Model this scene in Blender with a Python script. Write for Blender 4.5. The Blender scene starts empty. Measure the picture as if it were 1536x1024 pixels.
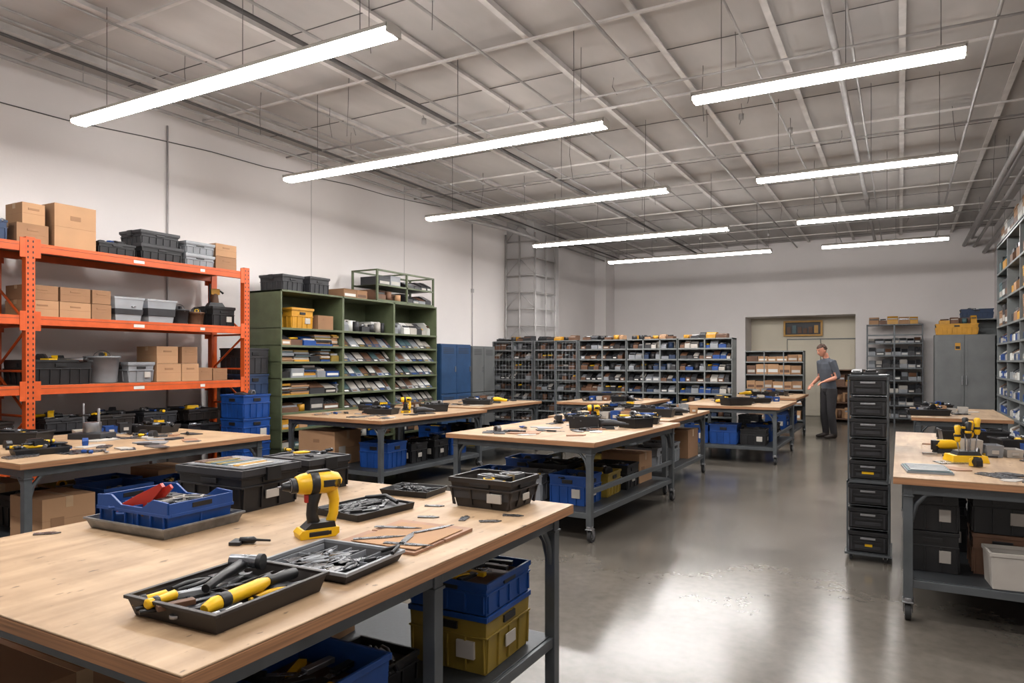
import bpy, bmesh, math, random
from mathutils import Matrix, Vector
R=random.Random(11)
def lin(c):
    c/=255.0
    return c/12.92 if c<=.04045 else ((c+.055)/1.055)**2.4
def C(r,g,b): return (lin(r),lin(g),lin(b),1)
scene=bpy.context.scene
scene.view_settings.view_transform='Standard'
scene.view_settings.gamma=.94
# ---------------------------------------------------------------- materials
def mat(name,col,rough=.5,metal=0,var=.15,scale=6,bump=0,alpha=1,spec=.5,stretch=(1,1,1),rvar=.1,bscale=None):
    m=bpy.data.materials.new(name); m.use_nodes=True
    nt=m.node_tree; N=nt.nodes; L=nt.links
    b=N['Principled BSDF']
    tc=N.new('ShaderNodeTexCoord'); mp=N.new('ShaderNodeMapping'); mp.inputs['Scale'].default_value=stretch
    L.new(tc.outputs['Object'],mp.inputs[0])
    nz=N.new('ShaderNodeTexNoise'); nz.inputs['Scale'].default_value=scale; nz.inputs['Detail'].default_value=6
    L.new(mp.outputs[0],nz.inputs['Vector'])
    rp=N.new('ShaderNodeValToRGB'); rp.color_ramp.elements[0].position=.3; rp.color_ramp.elements[1].position=.7
    rp.color_ramp.elements[0].color=tuple(c*(1-var) for c in col[:3])+(1,)
    rp.color_ramp.elements[1].color=tuple(min(1,c*(1+var)) for c in col[:3])+(1,)
    L.new(nz.outputs['Fac'],rp.inputs[0]); L.new(rp.outputs[0],b.inputs['Base Color'])
    mr=N.new('ShaderNodeMapRange'); mr.inputs[3].default_value=max(0.02,rough-rvar); mr.inputs[4].default_value=min(1,rough+rvar)
    L.new(nz.outputs['Fac'],mr.inputs[0]); L.new(mr.outputs[0],b.inputs['Roughness'])
    b.inputs['Metallic'].default_value=metal; b.inputs['Alpha'].default_value=alpha
    b.inputs['Specular IOR Level'].default_value=spec
    if bump:
        bp=N.new('ShaderNodeBump'); bp.inputs['Strength'].default_value=bump; bp.inputs['Distance'].default_value=.01
        if bscale:
            n2=N.new('ShaderNodeTexNoise'); n2.inputs['Scale'].default_value=bscale; L.new(tc.outputs['Object'],n2.inputs['Vector']); L.new(n2.outputs['Fac'],bp.inputs['Height'])
        else: L.new(nz.outputs['Fac'],bp.inputs['Height'])
        L.new(bp.outputs[0],b.inputs['Normal'])
    return m
def emis(name,col,st):
    m=bpy.data.materials.new(name); m.use_nodes=True; b=m.node_tree.nodes['Principled BSDF']
    b.inputs['Base Color'].default_value=col; b.inputs['Emission Color'].default_value=col; b.inputs['Emission Strength'].default_value=st
    return m
def woodmat():
    m=bpy.data.materials.new('plywood_top'); m.use_nodes=True; nt=m.node_tree; N=nt.nodes; L=nt.links; b=N['Principled BSDF']
    tc=N.new('ShaderNodeTexCoord'); oi=N.new('ShaderNodeObjectInfo'); ad=N.new('ShaderNodeVectorMath'); ad.operation='ADD'
    ml=N.new('ShaderNodeMath'); ml.operation='MULTIPLY'; ml.inputs[1].default_value=17
    L.new(oi.outputs['Random'],ml.inputs[0]); L.new(tc.outputs['Object'],ad.inputs[0]); L.new(ml.outputs[0],ad.inputs[1])
    mp=N.new('ShaderNodeMapping'); mp.inputs['Scale'].default_value=(9,1.0,5); L.new(ad.outputs[0],mp.inputs[0])
    g=N.new('ShaderNodeTexNoise'); g.inputs['Scale'].default_value=1.6; g.inputs['Detail'].default_value=10; g.inputs['Distortion'].default_value=.9; L.new(mp.outputs[0],g.inputs['Vector'])
    r1=N.new('ShaderNodeValToRGB'); r1.color_ramp.elements[0].position=.3; r1.color_ramp.elements[1].position=.7
    r1.color_ramp.elements[0].color=C(150,124,96); r1.color_ramp.elements[1].color=C(175,149,119); L.new(g.outputs['Fac'],r1.inputs[0])
    s=N.new('ShaderNodeTexNoise'); s.inputs['Scale'].default_value=1.9; s.inputs['Detail'].default_value=10; s.inputs['Roughness'].default_value=.7; L.new(ad.outputs[0],s.inputs['Vector'])
    r2=N.new('ShaderNodeValToRGB'); r2.color_ramp.elements[0].position=.32; r2.color_ramp.elements[1].position=.58
    r2.color_ramp.elements[0].color=(.58,.53,.49,1); r2.color_ramp.elements[1].color=(1,1,1,1); L.new(s.outputs['Fac'],r2.inputs[0])
    mx=N.new('ShaderNodeMixRGB'); mx.blend_type='MULTIPLY'; mx.inputs[0].default_value=.8; L.new(r1.outputs[0],mx.inputs[1]); L.new(r2.outputs[0],mx.inputs[2])
    mp2=N.new('ShaderNodeMapping'); mp2.inputs['Scale'].default_value=(12,5,5); L.new(ad.outputs[0],mp2.inputs[0])
    v=N.new('ShaderNodeTexNoise'); v.inputs['Scale'].default_value=3; v.inputs['Detail'].default_value=4; L.new(mp2.outputs[0],v.inputs['Vector'])
    r3=N.new('ShaderNodeValToRGB'); r3.color_ramp.elements[0].position=.28; r3.color_ramp.elements[1].position=.33
    r3.color_ramp.elements[0].color=(.2,.17,.15,1); r3.color_ramp.elements[1].color=(1,1,1,1); L.new(v.outputs['Fac'],r3.inputs[0])
    m2=N.new('ShaderNodeMixRGB'); m2.blend_type='MULTIPLY'; m2.inputs[0].default_value=.7; L.new(mx.outputs[0],m2.inputs[1]); L.new(r3.outputs[0],m2.inputs[2])
    L.new(m2.outputs[0],b.inputs['Base Color']); b.inputs['Roughness'].default_value=.5
    bp=N.new('ShaderNodeBump'); bp.inputs['Strength'].default_value=.1; bp.inputs['Distance'].default_value=.004; L.new(g.outputs['Fac'],bp.inputs['Height']); L.new(bp.outputs[0],b.inputs['Normal'])
    return m
def floormat():
    m=bpy.data.materials.new('polished_concrete'); m.use_nodes=True; nt=m.node_tree; N=nt.nodes; L=nt.links; b=N['Principled BSDF']
    tc=N.new('ShaderNodeTexCoord')
    a=N.new('ShaderNodeTexNoise'); a.inputs['Scale'].default_value=.8; a.inputs['Detail'].default_value=12; a.inputs['Roughness'].default_value=.66; a.inputs['Distortion'].default_value=.3; L.new(tc.outputs['Object'],a.inputs['Vector'])
    r=N.new('ShaderNodeValToRGB'); e=r.color_ramp.elements; e[0].position=.28; e[1].position=.72; e[0].color=C(78,74,68); e[1].color=C(110,104,96); L.new(a.outputs['Fac'],r.inputs[0])
    f=N.new('ShaderNodeTexNoise'); f.inputs['Scale'].default_value=16; f.inputs['Detail'].default_value=8; L.new(tc.outputs['Object'],f.inputs['Vector'])
    rf=N.new('ShaderNodeValToRGB'); rf.color_ramp.elements[0].position=.3; rf.color_ramp.elements[1].position=.6; rf.color_ramp.elements[0].color=(.82,.82,.82,1); rf.color_ramp.elements[1].color=(1,1,1,1); L.new(f.outputs['Fac'],rf.inputs[0])
    mx=N.new('ShaderNodeMixRGB'); mx.blend_type='MULTIPLY'; mx.inputs[0].default_value=.8; L.new(r.outputs[0],mx.inputs[1]); L.new(rf.outputs[0],mx.inputs[2])
    L.new(mx.outputs[0],b.inputs['Base Color'])
    mr=N.new('ShaderNodeMapRange'); mr.inputs[1].default_value=.3; mr.inputs[2].default_value=.7; mr.inputs[3].default_value=.17; mr.inputs[4].default_value=.23; L.new(a.outputs['Fac'],mr.inputs[0]); L.new(mr.outputs[0],b.inputs['Roughness'])
    b.inputs['Specular IOR Level'].default_value=.6
    return m
WOOD=woodmat(); FLOOR=floormat()
PLY=mat('plywood_edge',C(146,106,74),.6,var=.3,scale=3,stretch=(1,1,60))
WALL=mat('painted_wall',C(216,211,209),.85,var=.04,scale=.8,bump=.05,bscale=40)
CEIL=mat('ceiling_panel',C(182,178,175),.9,var=.14,scale=1.6,bump=.1,bscale=8,stretch=(1,.35,1))
CSTEEL=mat('ceiling_steel',C(200,196,193),.6,metal=0,var=.12)
CONDUIT=mat('conduit',C(162,159,157),.45,metal=.25)
CDARK=mat('dark_conduit',C(82,79,78),.6)
WPIPE=mat('wall_conduit_paint',C(166,162,162),.6)
STEEL=mat('bench_steel',C(86,90,93),.42,metal=.4,var=.15,scale=9)
DSTEEL=mat('shelf_plate',C(64,67,70),.45,metal=.5,var=.3,scale=60)
ZINC=mat('zinc',C(150,151,154),.32,metal=.85,var=.15,scale=14)
ALU=mat('tray_metal',C(134,134,134),.38,metal=.7,var=.25,scale=20)
RUB=mat('rubber',C(38,38,39),.7)
BLK=mat('black_plastic',C(24,24,26),.42,var=.3,scale=12)
BLK2=mat('charcoal_plastic',C(43,43,46),.5,var=.2,scale=12)
BRN=mat('brown_black_tray',C(38,33,31),.45,var=.2)
BLU=mat('blue_plastic',C(16,60,122),.42,var=.2,scale=5)
BLU2=mat('dark_blue_plastic',C(34,52,80),.5,var=.2)
NAVY=mat('blue_locker_paint',C(38,66,100),.45,var=.15)
YEL=mat('yellow_plastic',C(212,168,14),.4,var=.1)
YEL2=mat('amber_plastic',C(178,130,34),.45,var=.15)
YELD=mat('dull_yellow_crate',C(124,104,38),.5,var=.25)
RED=mat('red_plastic',C(172,42,26),.4,var=.1)
ORG=mat('orange_rack_paint',C(182,78,28),.42,var=.14,scale=10)
GRN=mat('olive_green_paint',C(84,92,68),.5,var=.15,scale=7)
GRY=mat('grey_shelving',C(112,116,116),.45,metal=.2,var=.12)
GRYD=mat('grey_cabinet',C(100,102,102),.42,metal=.15,var=.12,scale=3)
CARD=mat('cardboard',C(158,124,93),.85,var=.1,scale=3)
CARD2=mat('cardboard_dark',C(134,102,75),.85,var=.12,scale=3)
TAPE=mat('packing_tape',C(172,144,113),.35)
CLR=mat('clear_plastic',C(176,180,184),.22,alpha=.5,var=.05)
GTOTE=mat('grey_tote',C(126,129,133),.4,var=.12)
WHT=mat('white_label',C(192,192,188),.6,var=.04)
OFFW=mat('offwhite_plastic',C(164,159,152),.5,var=.08)
CREAM=mat('cream_door',C(206,198,180),.6,var=.05,scale=1)
BRWN=mat('brown_board',C(142,106,82),.6,var=.2,scale=2,stretch=(8,1,1))
COPR=mat('brown_parts',C(94,66,48),.6,var=.3)
DECK=mat('rack_deck',C(110,80,58),.8,var=.2)
BLADE=mat('blade_steel',C(112,114,118),.28,metal=.8,var=.2,scale=30)
TEAL=mat('dull_teal',C(66,90,94),.5)
LAMP=emis('lamp_diffuser',(1,.975,.955,1),76)
SKIN=mat('skin',C(180,126,104),.5,var=.05)
HAIR=mat('hair',C(60,40,28),.7,var=.3,scale=60)
SHIRT=mat('grey_shirt',C(72,76,84),.9,var=.12,scale=9,bump=.3)
TROU=mat('dark_trousers',C(40,38,40),.9,var=.15,scale=9,bump=.3)
SHOE=mat('boots',C(38,30,25),.6)
LIP=mat('lips',C(150,84,76),.5)
EYE=mat('eye',C(30,26,24),.2)
# ---------------------------------------------------------------- mesh builder
class MB:
    def __init__(s): s.v=[];s.f=[];s.mi=[];s.sm=[];s.mats=[];s.M=Matrix.Identity(4)
    def T(s,x=0,y=0,z=0,rz=0,rx=0,ry=0,sc=1):
        s.M=Matrix.Translation((x,y,z))@Matrix.Rotation(rz,4,'Z')@Matrix.Rotation(ry,4,'Y')@Matrix.Rotation(rx,4,'X')@Matrix.Scale(sc,4); return s
    def add(s,vs,fs,m,sm=False):
        b=len(s.v); s.v+=[s.M@Vector(v) for v in vs]
        if m not in s.mats: s.mats.append(m)
        k=s.mats.index(m)
        for f in fs: s.f.append([b+i for i in f]); s.mi.append(k); s.sm.append(sm)
    def bx(s,x0,x1,y0,y1,z0,z1,m):
        s.add([(x0,y0,z0),(x1,y0,z0),(x1,y1,z0),(x0,y1,z0),(x0,y0,z1),(x1,y0,z1),(x1,y1,z1),(x0,y1,z1)],
              [(3,2,1,0),(4,5,6,7),(0,1,5,4),(1,2,6,5),(2,3,7,6),(3,0,4,7)],m)
    def fr(s,w0,d0,w1,d1,z0,z1,m,cx=0,cy=0):
        a,b,c,d=w0/2,d0/2,w1/2,d1/2
        s.add([(cx-a,cy-b,z0),(cx+a,cy-b,z0),(cx+a,cy+b,z0),(cx-a,cy+b,z0),(cx-c,cy-d,z1),(cx+c,cy-d,z1),(cx+c,cy+d,z1),(cx-c,cy+d,z1)],
              [(3,2,1,0),(4,5,6,7),(0,1,5,4),(1,2,6,5),(2,3,7,6),(3,0,4,7)],m)
    def hollow(s,w0,d0,w1,d1,z0,z1,m,t=.006):
        def q(w,d,z): return [(-w/2,-d/2,z),(w/2,-d/2,z),(w/2,d/2,z),(-w/2,d/2,z)]
        vs=q(w0,d0,z0)+q(w1,d1,z1)+q(w1-2*t,d1-2*t,z1)+q(w0-2*t,d0-2*t,z0+t)
        fs=[(3,2,1,0),(12,13,14,15)]
        for k in (0,4,8):
            for i in range(4):
                j=(i+1)%4; fs.append((k+i,k+j,k+4+j,k+4+i))
        s.add(vs,fs,m)
    def ring(s,w,d,z0,z1,t,m):
        s.bx(-w/2,w/2,-d/2,-d/2+t,z0,z1,m); s.bx(-w/2,w/2,d/2-t,d/2,z0,z1,m)
        s.bx(-w/2,-w/2+t,-d/2+t,d/2-t,z0,z1,m); s.bx(w/2-t,w/2,-d/2+t,d/2-t,z0,z1,m)
    def loft(s,pts,rad,m,n=10,ref=(0,0,1),sm=True):
        P=[Vector(p) for p in pts]; vs=[]; ref=Vector(ref)
        for i,p in enumerate(P):
            t=(P[min(i+1,len(P)-1)]-P[max(i-1,0)]).normalized()
            a=ref.cross(t)
            if a.length<.05: a=Vector((1,0,0)).cross(t)
            a.normalize(); b=t.cross(a)
            r=rad[i] if isinstance(rad,(list,tuple)) else rad
            ra,rb=r if isinstance(r,(tuple,list)) else (r,r)
            for k in range(n):
                an=2*math.pi*k/n; vs.append(p+a*math.cos(an)*ra+b*math.sin(an)*rb)
        fs=[]
        for i in range(len(P)-1):
            for k in range(n):
                k2=(k+1)%n; fs.append((i*n+k,i*n+k2,(i+1)*n+k2,(i+1)*n+k))
        s.add(vs,fs,m,sm); b=len(s.v)-len(vs); kk=s.mats.index(m)
        s.f.append([b+i for i in range(n)][::-1]); s.mi.append(kk); s.sm.append(False)
        s.f.append([b+(len(P)-1)*n+i for i in range(n)]); s.mi.append(kk); s.sm.append(False)
    def cyl(s,p0,p1,r,m,n=10,r2=None): s.loft([p0,p1],[r,r if r2 is None else r2],m,n)
    def prism(s,poly,a,b,m,ax='x'):
        n=len(poly)
        if ax=='x': vs=[(a,p,q) for p,q in poly]+[(b,p,q) for p,q in poly]
        elif ax=='y': vs=[(p,a,q) for p,q in poly]+[(p,b,q) for p,q in poly]
        else: vs=[(p,q,a) for p,q in poly]+[(p,q,b) for p,q in poly]
        fs=[tuple(range(n))[::-1],tuple(range(n,2*n))]+[(i,(i+1)%n,n+(i+1)%n,n+i) for i in range(n)]
        s.add(vs,fs,m)
    def ell(s,c,r,m,nu=12,nv=8):
        vs=[(c[0],c[1],c[2]-r[2])]
        for j in range(1,nv):
            ph=-math.pi/2+math.pi*j/nv
            for i in range(nu):
                th=2*math.pi*i/nu; vs.append((c[0]+r[0]*math.cos(ph)*math.cos(th),c[1]+r[1]*math.cos(ph)*math.sin(th),c[2]+r[2]*math.sin(ph)))
        vs.append((c[0],c[1],c[2]+r[2])); fs=[]; top=len(vs)-1
        for i in range(nu):
            i2=(i+1)%nu; fs.append((0,1+i2,1+i)); fs.append((top,1+(nv-2)*nu+i,1+(nv-2)*nu+i2))
            for j in range(nv-2): fs.append((1+j*nu+i,1+j*nu+i2,1+(j+1)*nu+i2,1+(j+1)*nu+i))
        s.add(vs,fs,m,True)
    def mesh(s,name):
        me=bpy.data.meshes.new(name); me.from_pydata([tuple(v) for v in s.v],[],s.f)
        for m in s.mats: me.materials.append(m)
        me.polygons.foreach_set('material_index',s.mi); me.polygons.foreach_set('use_smooth',s.sm)
        bm=bmesh.new(); bm.from_mesh(me); bmesh.ops.recalc_face_normals(bm,faces=bm.faces); bm.to_mesh(me); bm.free(); me.update()
        return me
    def obj(s,name,x=0,y=0,z=0,rz=0,bev=0,parent=None):
        return inst(s.mesh(name),name,x,y,z,rz,bev,parent)
def inst(me,name,x=0,y=0,z=0,rz=0,bev=0,parent=None):
    o=bpy.data.objects.new(name,me); scene.collection.objects.link(o); o.location=(x,y,z); o.rotation_euler=(0,0,rz)
    if bev:
        b=o.modifiers.new('bevel','BEVEL'); b.width=bev; b.segments=2; b.limit_method='ANGLE'; b.angle_limit=math.radians(50)
    if parent: o.parent=parent
    return o
# ---------------------------------------------------------------- room shell
XL,XR,YB,YF,H=-7.9,1.95,20.0,-3.0,4.7
def shell(name,b,m):
    mb=MB(); mb.bx(*b,m); return mb.obj(name)
shell('floor',(XL-.2,XR+.2,YF-.2,YB+1.5,-.1,0),FLOOR)
shell('wall_left',(XL-.15,XL,YF,YB,0,H),WALL)
shell('wall_right',(XR,XR+.15,YF,YB,0,H),WALL)
shell('wall_front',(XL-.15,XR+.15,YF-.15,YF,0,H),WALL)
mb=MB(); OX0,OX1,OZ=-3.73,-1.0,2.72
mb.bx(XL-.15,OX0,YB,YB+.15,0,H,WALL); mb.bx(OX1,XR+.15,YB,YB+.15,0,H,WALL); mb.bx(OX0,OX1,YB,YB+.15,OZ,H,WALL)
mb.bx(OX0-.1,OX0,YB+.15,YB+.9,0,OZ+.1,WALL); mb.bx(OX1,OX1+.1,YB+.15,YB+.9,0,OZ+.1,WALL); mb.bx(OX0,OX1,YB+.15,YB+.9,OZ,OZ+.1,WALL)
mb.bx(OX0-.1,OX1+.1,YB+.9,YB+1.0,0,OZ+.1,CREAM)
mb.obj('wall_back')
mb=MB()
for k in range(2):
    x0=-2.75+k*.86; mb.bx(x0,x0+.84,YB+.84,YB+.895,0.01,2.1,CREAM); mb.bx(x0+.1,x0+.74,YB+.833,YB+.84,1.1,1.95,CREAM); mb.bx(x0+.1,x0+.74,YB+.833,YB+.84,.15,.95,CREAM)
    mb.bx(x0-.01,x0,YB+.82,YB+.895,0,2.12,GRYD)
    mb.cyl((x0+(.78 if k==0 else .06),YB+.80,1.0),(x0+(.78 if k==0 else .06),YB+.80,1.2),.012,ZINC)
mb.bx(-2.76,-1.04,YB+.82,YB+.895,2.1,2.13,GRYD)
mb.obj('door_1',bev=.004)
mb=MB()
mb.bx(-2.85,-1.85,YB+.8,YB+.895,2.2,2.25,YEL2); mb.bx(-2.85,-1.85,YB+.8,YB+.895,2.58,2.63,YEL2)
for x in (-2.85,-1.9): mb.bx(x,x+.05,YB+.8,YB+.895,2.25,2.58,YEL2)
mb.bx(-2.8,-1.9,YB+.85,YB+.89,2.25,2.58,BLK2)
for i in range(6): mb.bx(-2.76+i*.14,-2.66+i*.14,YB+.82,YB+.85,2.28,2.40+R.random()*.12,R.choice([YEL2,TEAL,COPR]))
mb.obj('window_1')
shell('ceiling',(XL-.15,XR+.15,YF-.15,YB+.15,H,H+.12),CEIL)
for nm,b in (('baseboard_left',(XL,XL+.012,YF,YB,0,.1)),('baseboard_right',(XR-.012,XR,YF,YB,0,.1))): shell(nm,b,GRYD)
mb=MB(); mb.bx(XL,-7.2,14.0,15.3,0,H,mat('column_grey',C(172,169,168),.7,var=.06,scale=2)); mb.bx(XL,-7.55,19.3,20,0,H,WALL); mb.obj('wall_column')
mb=MB()
x=-7.4; i=0
while x<1.9:
    d=.07 if i%2==0 else .04
    mb.bx(x-.008,x+.008,YF,YB,H-d,H,CSTEEL); mb.bx(x-.03,x+.03,YF,YB,H-d-.01,H-d,CSTEEL); x+=1.06; i+=1
y=-2.4; i=0
while y<19.9:
    mb.bx(XL,XR,y-.018,y+.018,H-.10,H-.08,CSTEEL)
    mb.bx(XL,XR,y+1.05,y+1.058,H-.006,H,CDARK); y+=2.1; i+=1
mb.obj('ceiling_beams')
mb=MB()
for x,z,r,m in ((-7.6,4.45,.022,CONDUIT),(-7.4,4.5,.014,CONDUIT),(-7.2,4.5,.016,CDARK),(-6.9,4.52,.014,CONDUIT),(-6.7,4.52,.012,CONDUIT),(-6.2,4.54,.012,CONDUIT),(-5.0,4.54,.022,CDARK),(-4.8,4.54,.014,CONDUIT),(-3.6,4.54,.014,CONDUIT),(-2.4,4.54,.018,CONDUIT),(-1.3,4.54,.012,CONDUIT),(-.55,4.53,.035,CONDUIT),(-.4,4.53,.014,CONDUIT),(.75,4.53,.018,CONDUIT),(1.35,4.3,.045,CONDUIT),(1.55,4.25,.03,CONDUIT),(1.75,4.1,.045,CONDUIT),(1.5,4.45,.025,CONDUIT)):
    mb.cyl((x,YF,z),(x,YB,z),r,m,8)
for y in range(0,20,2):
    for x,z in ((-7.6,4.45),(-5.0,4.54),(-.55,4.53),(1.35,4.3),(1.75,4.1)):
        mb.cyl((x,y+.3,z),(x,y+.3,H),.005,CONDUIT,6)
mb.obj('ceiling_conduit_pipes')
mb=MB()
for y,z in ((2.7,4.5),(7.4,4.5),(10.5,4.52),(16.7,4.5)):
    mb.cyl((XL,y,z),(XR,y,z),.013,CONDUIT,8)
for i in range(50):
    x=R.uniform(-7.3,1.4); y=R.uniform(2.5,18.5); l=R.uniform(.15,.7)
    mb.loft([(x,y,H),(x+R.uniform(-.02,.02),y,H-l*.5),(x+R.uniform(-.04,.04),y,H-l)],.003,CDARK,5)
    if i%4==0:
        mb.cyl((x,y,H-.2),(x,y,H-.13),.03,CONDUIT,8)
mb.obj('ceiling_hanging_wires')
mb=MB()
pts=[(XL+.015,-2+i*.9,3.78+.05*i-.02*math.sin(i*2)) for i in range(18)]
mb.loft(pts,.006,CDARK,6)
for y in (5.48,12.5): mb.cyl((XL+.014,y,0.1),(XL+.014,y,4.4),.011,WPIPE,8); mb.bx(XL,XL+.04,y-.03,y+.03,2.95,3.03,WPIPE)
for y in (7.9,10.2): mb.bx(XL,XL+.003,y-.004,y+.004,0,H,WPIPE)
mb.obj('wall_conduits')
mb=MB(); mb.loft([(-7.6,11.2,4.35),(-7.5,11.3,4.28),(-6.9,12.2,4.15),(-6.9,13.6,4.15),(-7.05,13.95,4.15)],.035,CONDUIT,10); mb.obj('ceiling_drain_pipe')
mb=MB()
cx=[-7.85,-7.5,-7.1]
for x in cx: mb.cyl((x,13.88,0),(x,13.88,4.38),.022,CONDUIT,8)
for y in (14.4,14.9): mb.cyl((-7.1,y,0),(-7.1,y,4.38),.022,CONDUIT,8)
z=.4; k=0
while z<4.3:
    mb.cyl((cx[0],13.88,z),(cx[2],13.88,z),.014,CONDUIT,6); mb.cyl((-7.1,13.88,z),(-7.1,14.9,z),.014,CONDUIT,6)
    if k%2==0: mb.cyl((cx[0],13.88,z),(cx[1],13.88,z+.38),.010,CONDUIT,6); mb.cyl((cx[2],13.88,z),(cx[1],13.88,z+.38),.010,CONDUIT,6)
    z+=.38; k+=1
mb.obj('cable_ladder_cage')
# ---------------------------------------------------------------- lights
FZ=3.745
def fixture(x0,x1,y):
    mb=MB(); w=.075; L=x1-x0; xc=(x0+x1)/2
    mb.prism([(-w,.0),(-w,.022),(-w*.6,.045),(w*.6,.045),(w,.022),(w,0)],-L/2,L/2,OFFW)
    mb.prism([(-w*.9,-.0),(-w*1.0,-.018),(-w*.8,-.034),(0,-.040),(w*.8,-.034),(w*1.0,-.018),(w*.9,-.0)],-L/2+.01,L/2-.01,LAMP)
    mb.bx(-L/2-.006,-L/2+.01,-w,w,-.036,.036,OFFW); mb.bx(L/2-.01,L/2+.006,-w,w,-.036,.036,OFFW)
    for sx in (-.38,.1,.42):
        mb.cyl((sx*L,0,.04),(sx*L,0,H-FZ),.003,CDARK,6); mb.bx(sx*L-.03,sx*L+.03,-.02,.02,.045,.06,CONDUIT)
    mb.obj('pendant_strip_light',xc,y,FZ)
for a,b,y in ((-6.7,-2.7,.9),(-6.72,-3.0,3.76),(-6.6,-2.42,6.2),(-6.48,-2.64,8.97),(-6.2,-2.52,12.08),(-5.75,-2.27,14.9)): fixture(a,b,y)
for a,b,y in ((-1.5,.6,.4),(-1.5,.5,3.1),(-1.55,.42,6.0),(-1.55,.55,9.05),(-1.45,.68,12.08),(-1.34,.78,14.95)): fixture(a,b,y)
# ---------------------------------------------------------------- workbenches
def bench(cx,cy,w,l,rz=0,h=.84,cast=True,mid=False,midrail=False):
    mb=MB(); a,b=w/2,l/2; T=.042
    mb.bx(-a,a,-b,b,h-.006,h,WOOD); mb.bx(-a,a,-b,b,h-T,h-.006,PLY)
    ix,iy=a-.075,b-.075; t=.025; z0=.135 if cast else 0.0; zt=h-T
    for sx in (-1,1):
        mb.bx(sx*ix-.018,sx*ix+.018,-iy,iy,zt-.06,zt,STEEL)
        mb.bx(sx*ix-.016,sx*ix+.016,-iy,iy,.20,.245,STEEL)
        if midrail: mb.bx(sx*ix-.016,sx*ix+.016,-iy,iy,.40,.44,STEEL)
    for sy in (-1,1):
        mb.bx(-ix,ix,sy*iy-.018,sy*iy+.018,zt-.06,zt,STEEL); mb.bx(-ix,ix,sy*iy-.016,sy*iy+.016,.20,.245,STEEL)
    ys=[-iy,iy]+([0] if mid else [])
    for sx in (-1,1):
        for y in ys:
            x=sx*ix
            mb.bx(x-t,x+t,y-t,y+t,z0,zt,STEEL)
            mb.bx(x-t-.006,x+t+.006,y-t-.006,y+t+.006,zt-.075,zt-.065,STEEL)
            sg=-1 if y>0 else 1
            if y!=0:
                mb.loft([(x,y+sg*.015,zt-.22),(x,y+sg*.04,zt-.12),(x,y+sg*.09,zt-.06),(x,y+sg*.18,zt-.04)],.014,STEEL,8)
                mb.loft([(x-sx*.015,y,zt-.22),(x-sx*.04,y,zt-.12),(x-sx*.09,y,zt-.06),(x-sx*.18,y,zt-.04)],.014,STEEL,8)
            if cast:
                mb.cyl((x,y,.115),(x,y,.14),.03,ZINC,12)
                mb.prism([(y-.02,.115),(y+.03,.115),(y+.05,.05),(y+.02,.045)],x-.026,x-.021,ZINC); mb.prism([(y-.02,.115),(y+.03,.115),(y+.05,.05),(y+.02,.045)],x+.021,x+.026,ZINC)
                mb.bx(x-.03,x+.03,y-.03,y+.035,.11,.118,ZINC)
                mb.cyl((x-.016,y+.03,.055),(x+.016,y+.03,.055),.055,RUB,20); mb.cyl((x-.019,y+.03,.055),(x+.019,y+.03,.055),.032,ZINC,14)
            else: mb.bx(x-.04,x+.04,y-.04,y+.04,0,.008,STEEL)
    mb.bx(-ix,ix,-iy,iy,.245,.25,DSTEEL)
    mb.obj('workbench',cx,cy,0,rz,bev=.003)
SH=.251
bench(-2.135,1.96,1.63,2.02,0,cast=False,mid=True)
bench(-2.87,6.42,1.5,2.2,math.radians(-2.5),midrail=True)
bench(-3.0,8.62,1.5,1.9)
bench(-5.78,3.43,1.65,2.05)
bench(-5.80,7.2,1.6,2.15,math.radians(-2))
bench(-6.0,9.5,1.5,2.0)
bench(-2.26,11.6,1.5,1.9,midrail=True)
bench(-2.25,14.4,1.25,1.9)
bench(-4.25,11.3,1.4,1.7)
bench(.74,6.05,1.55,2.95)
bench(.62,10.6,1.0,2.0)
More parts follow.
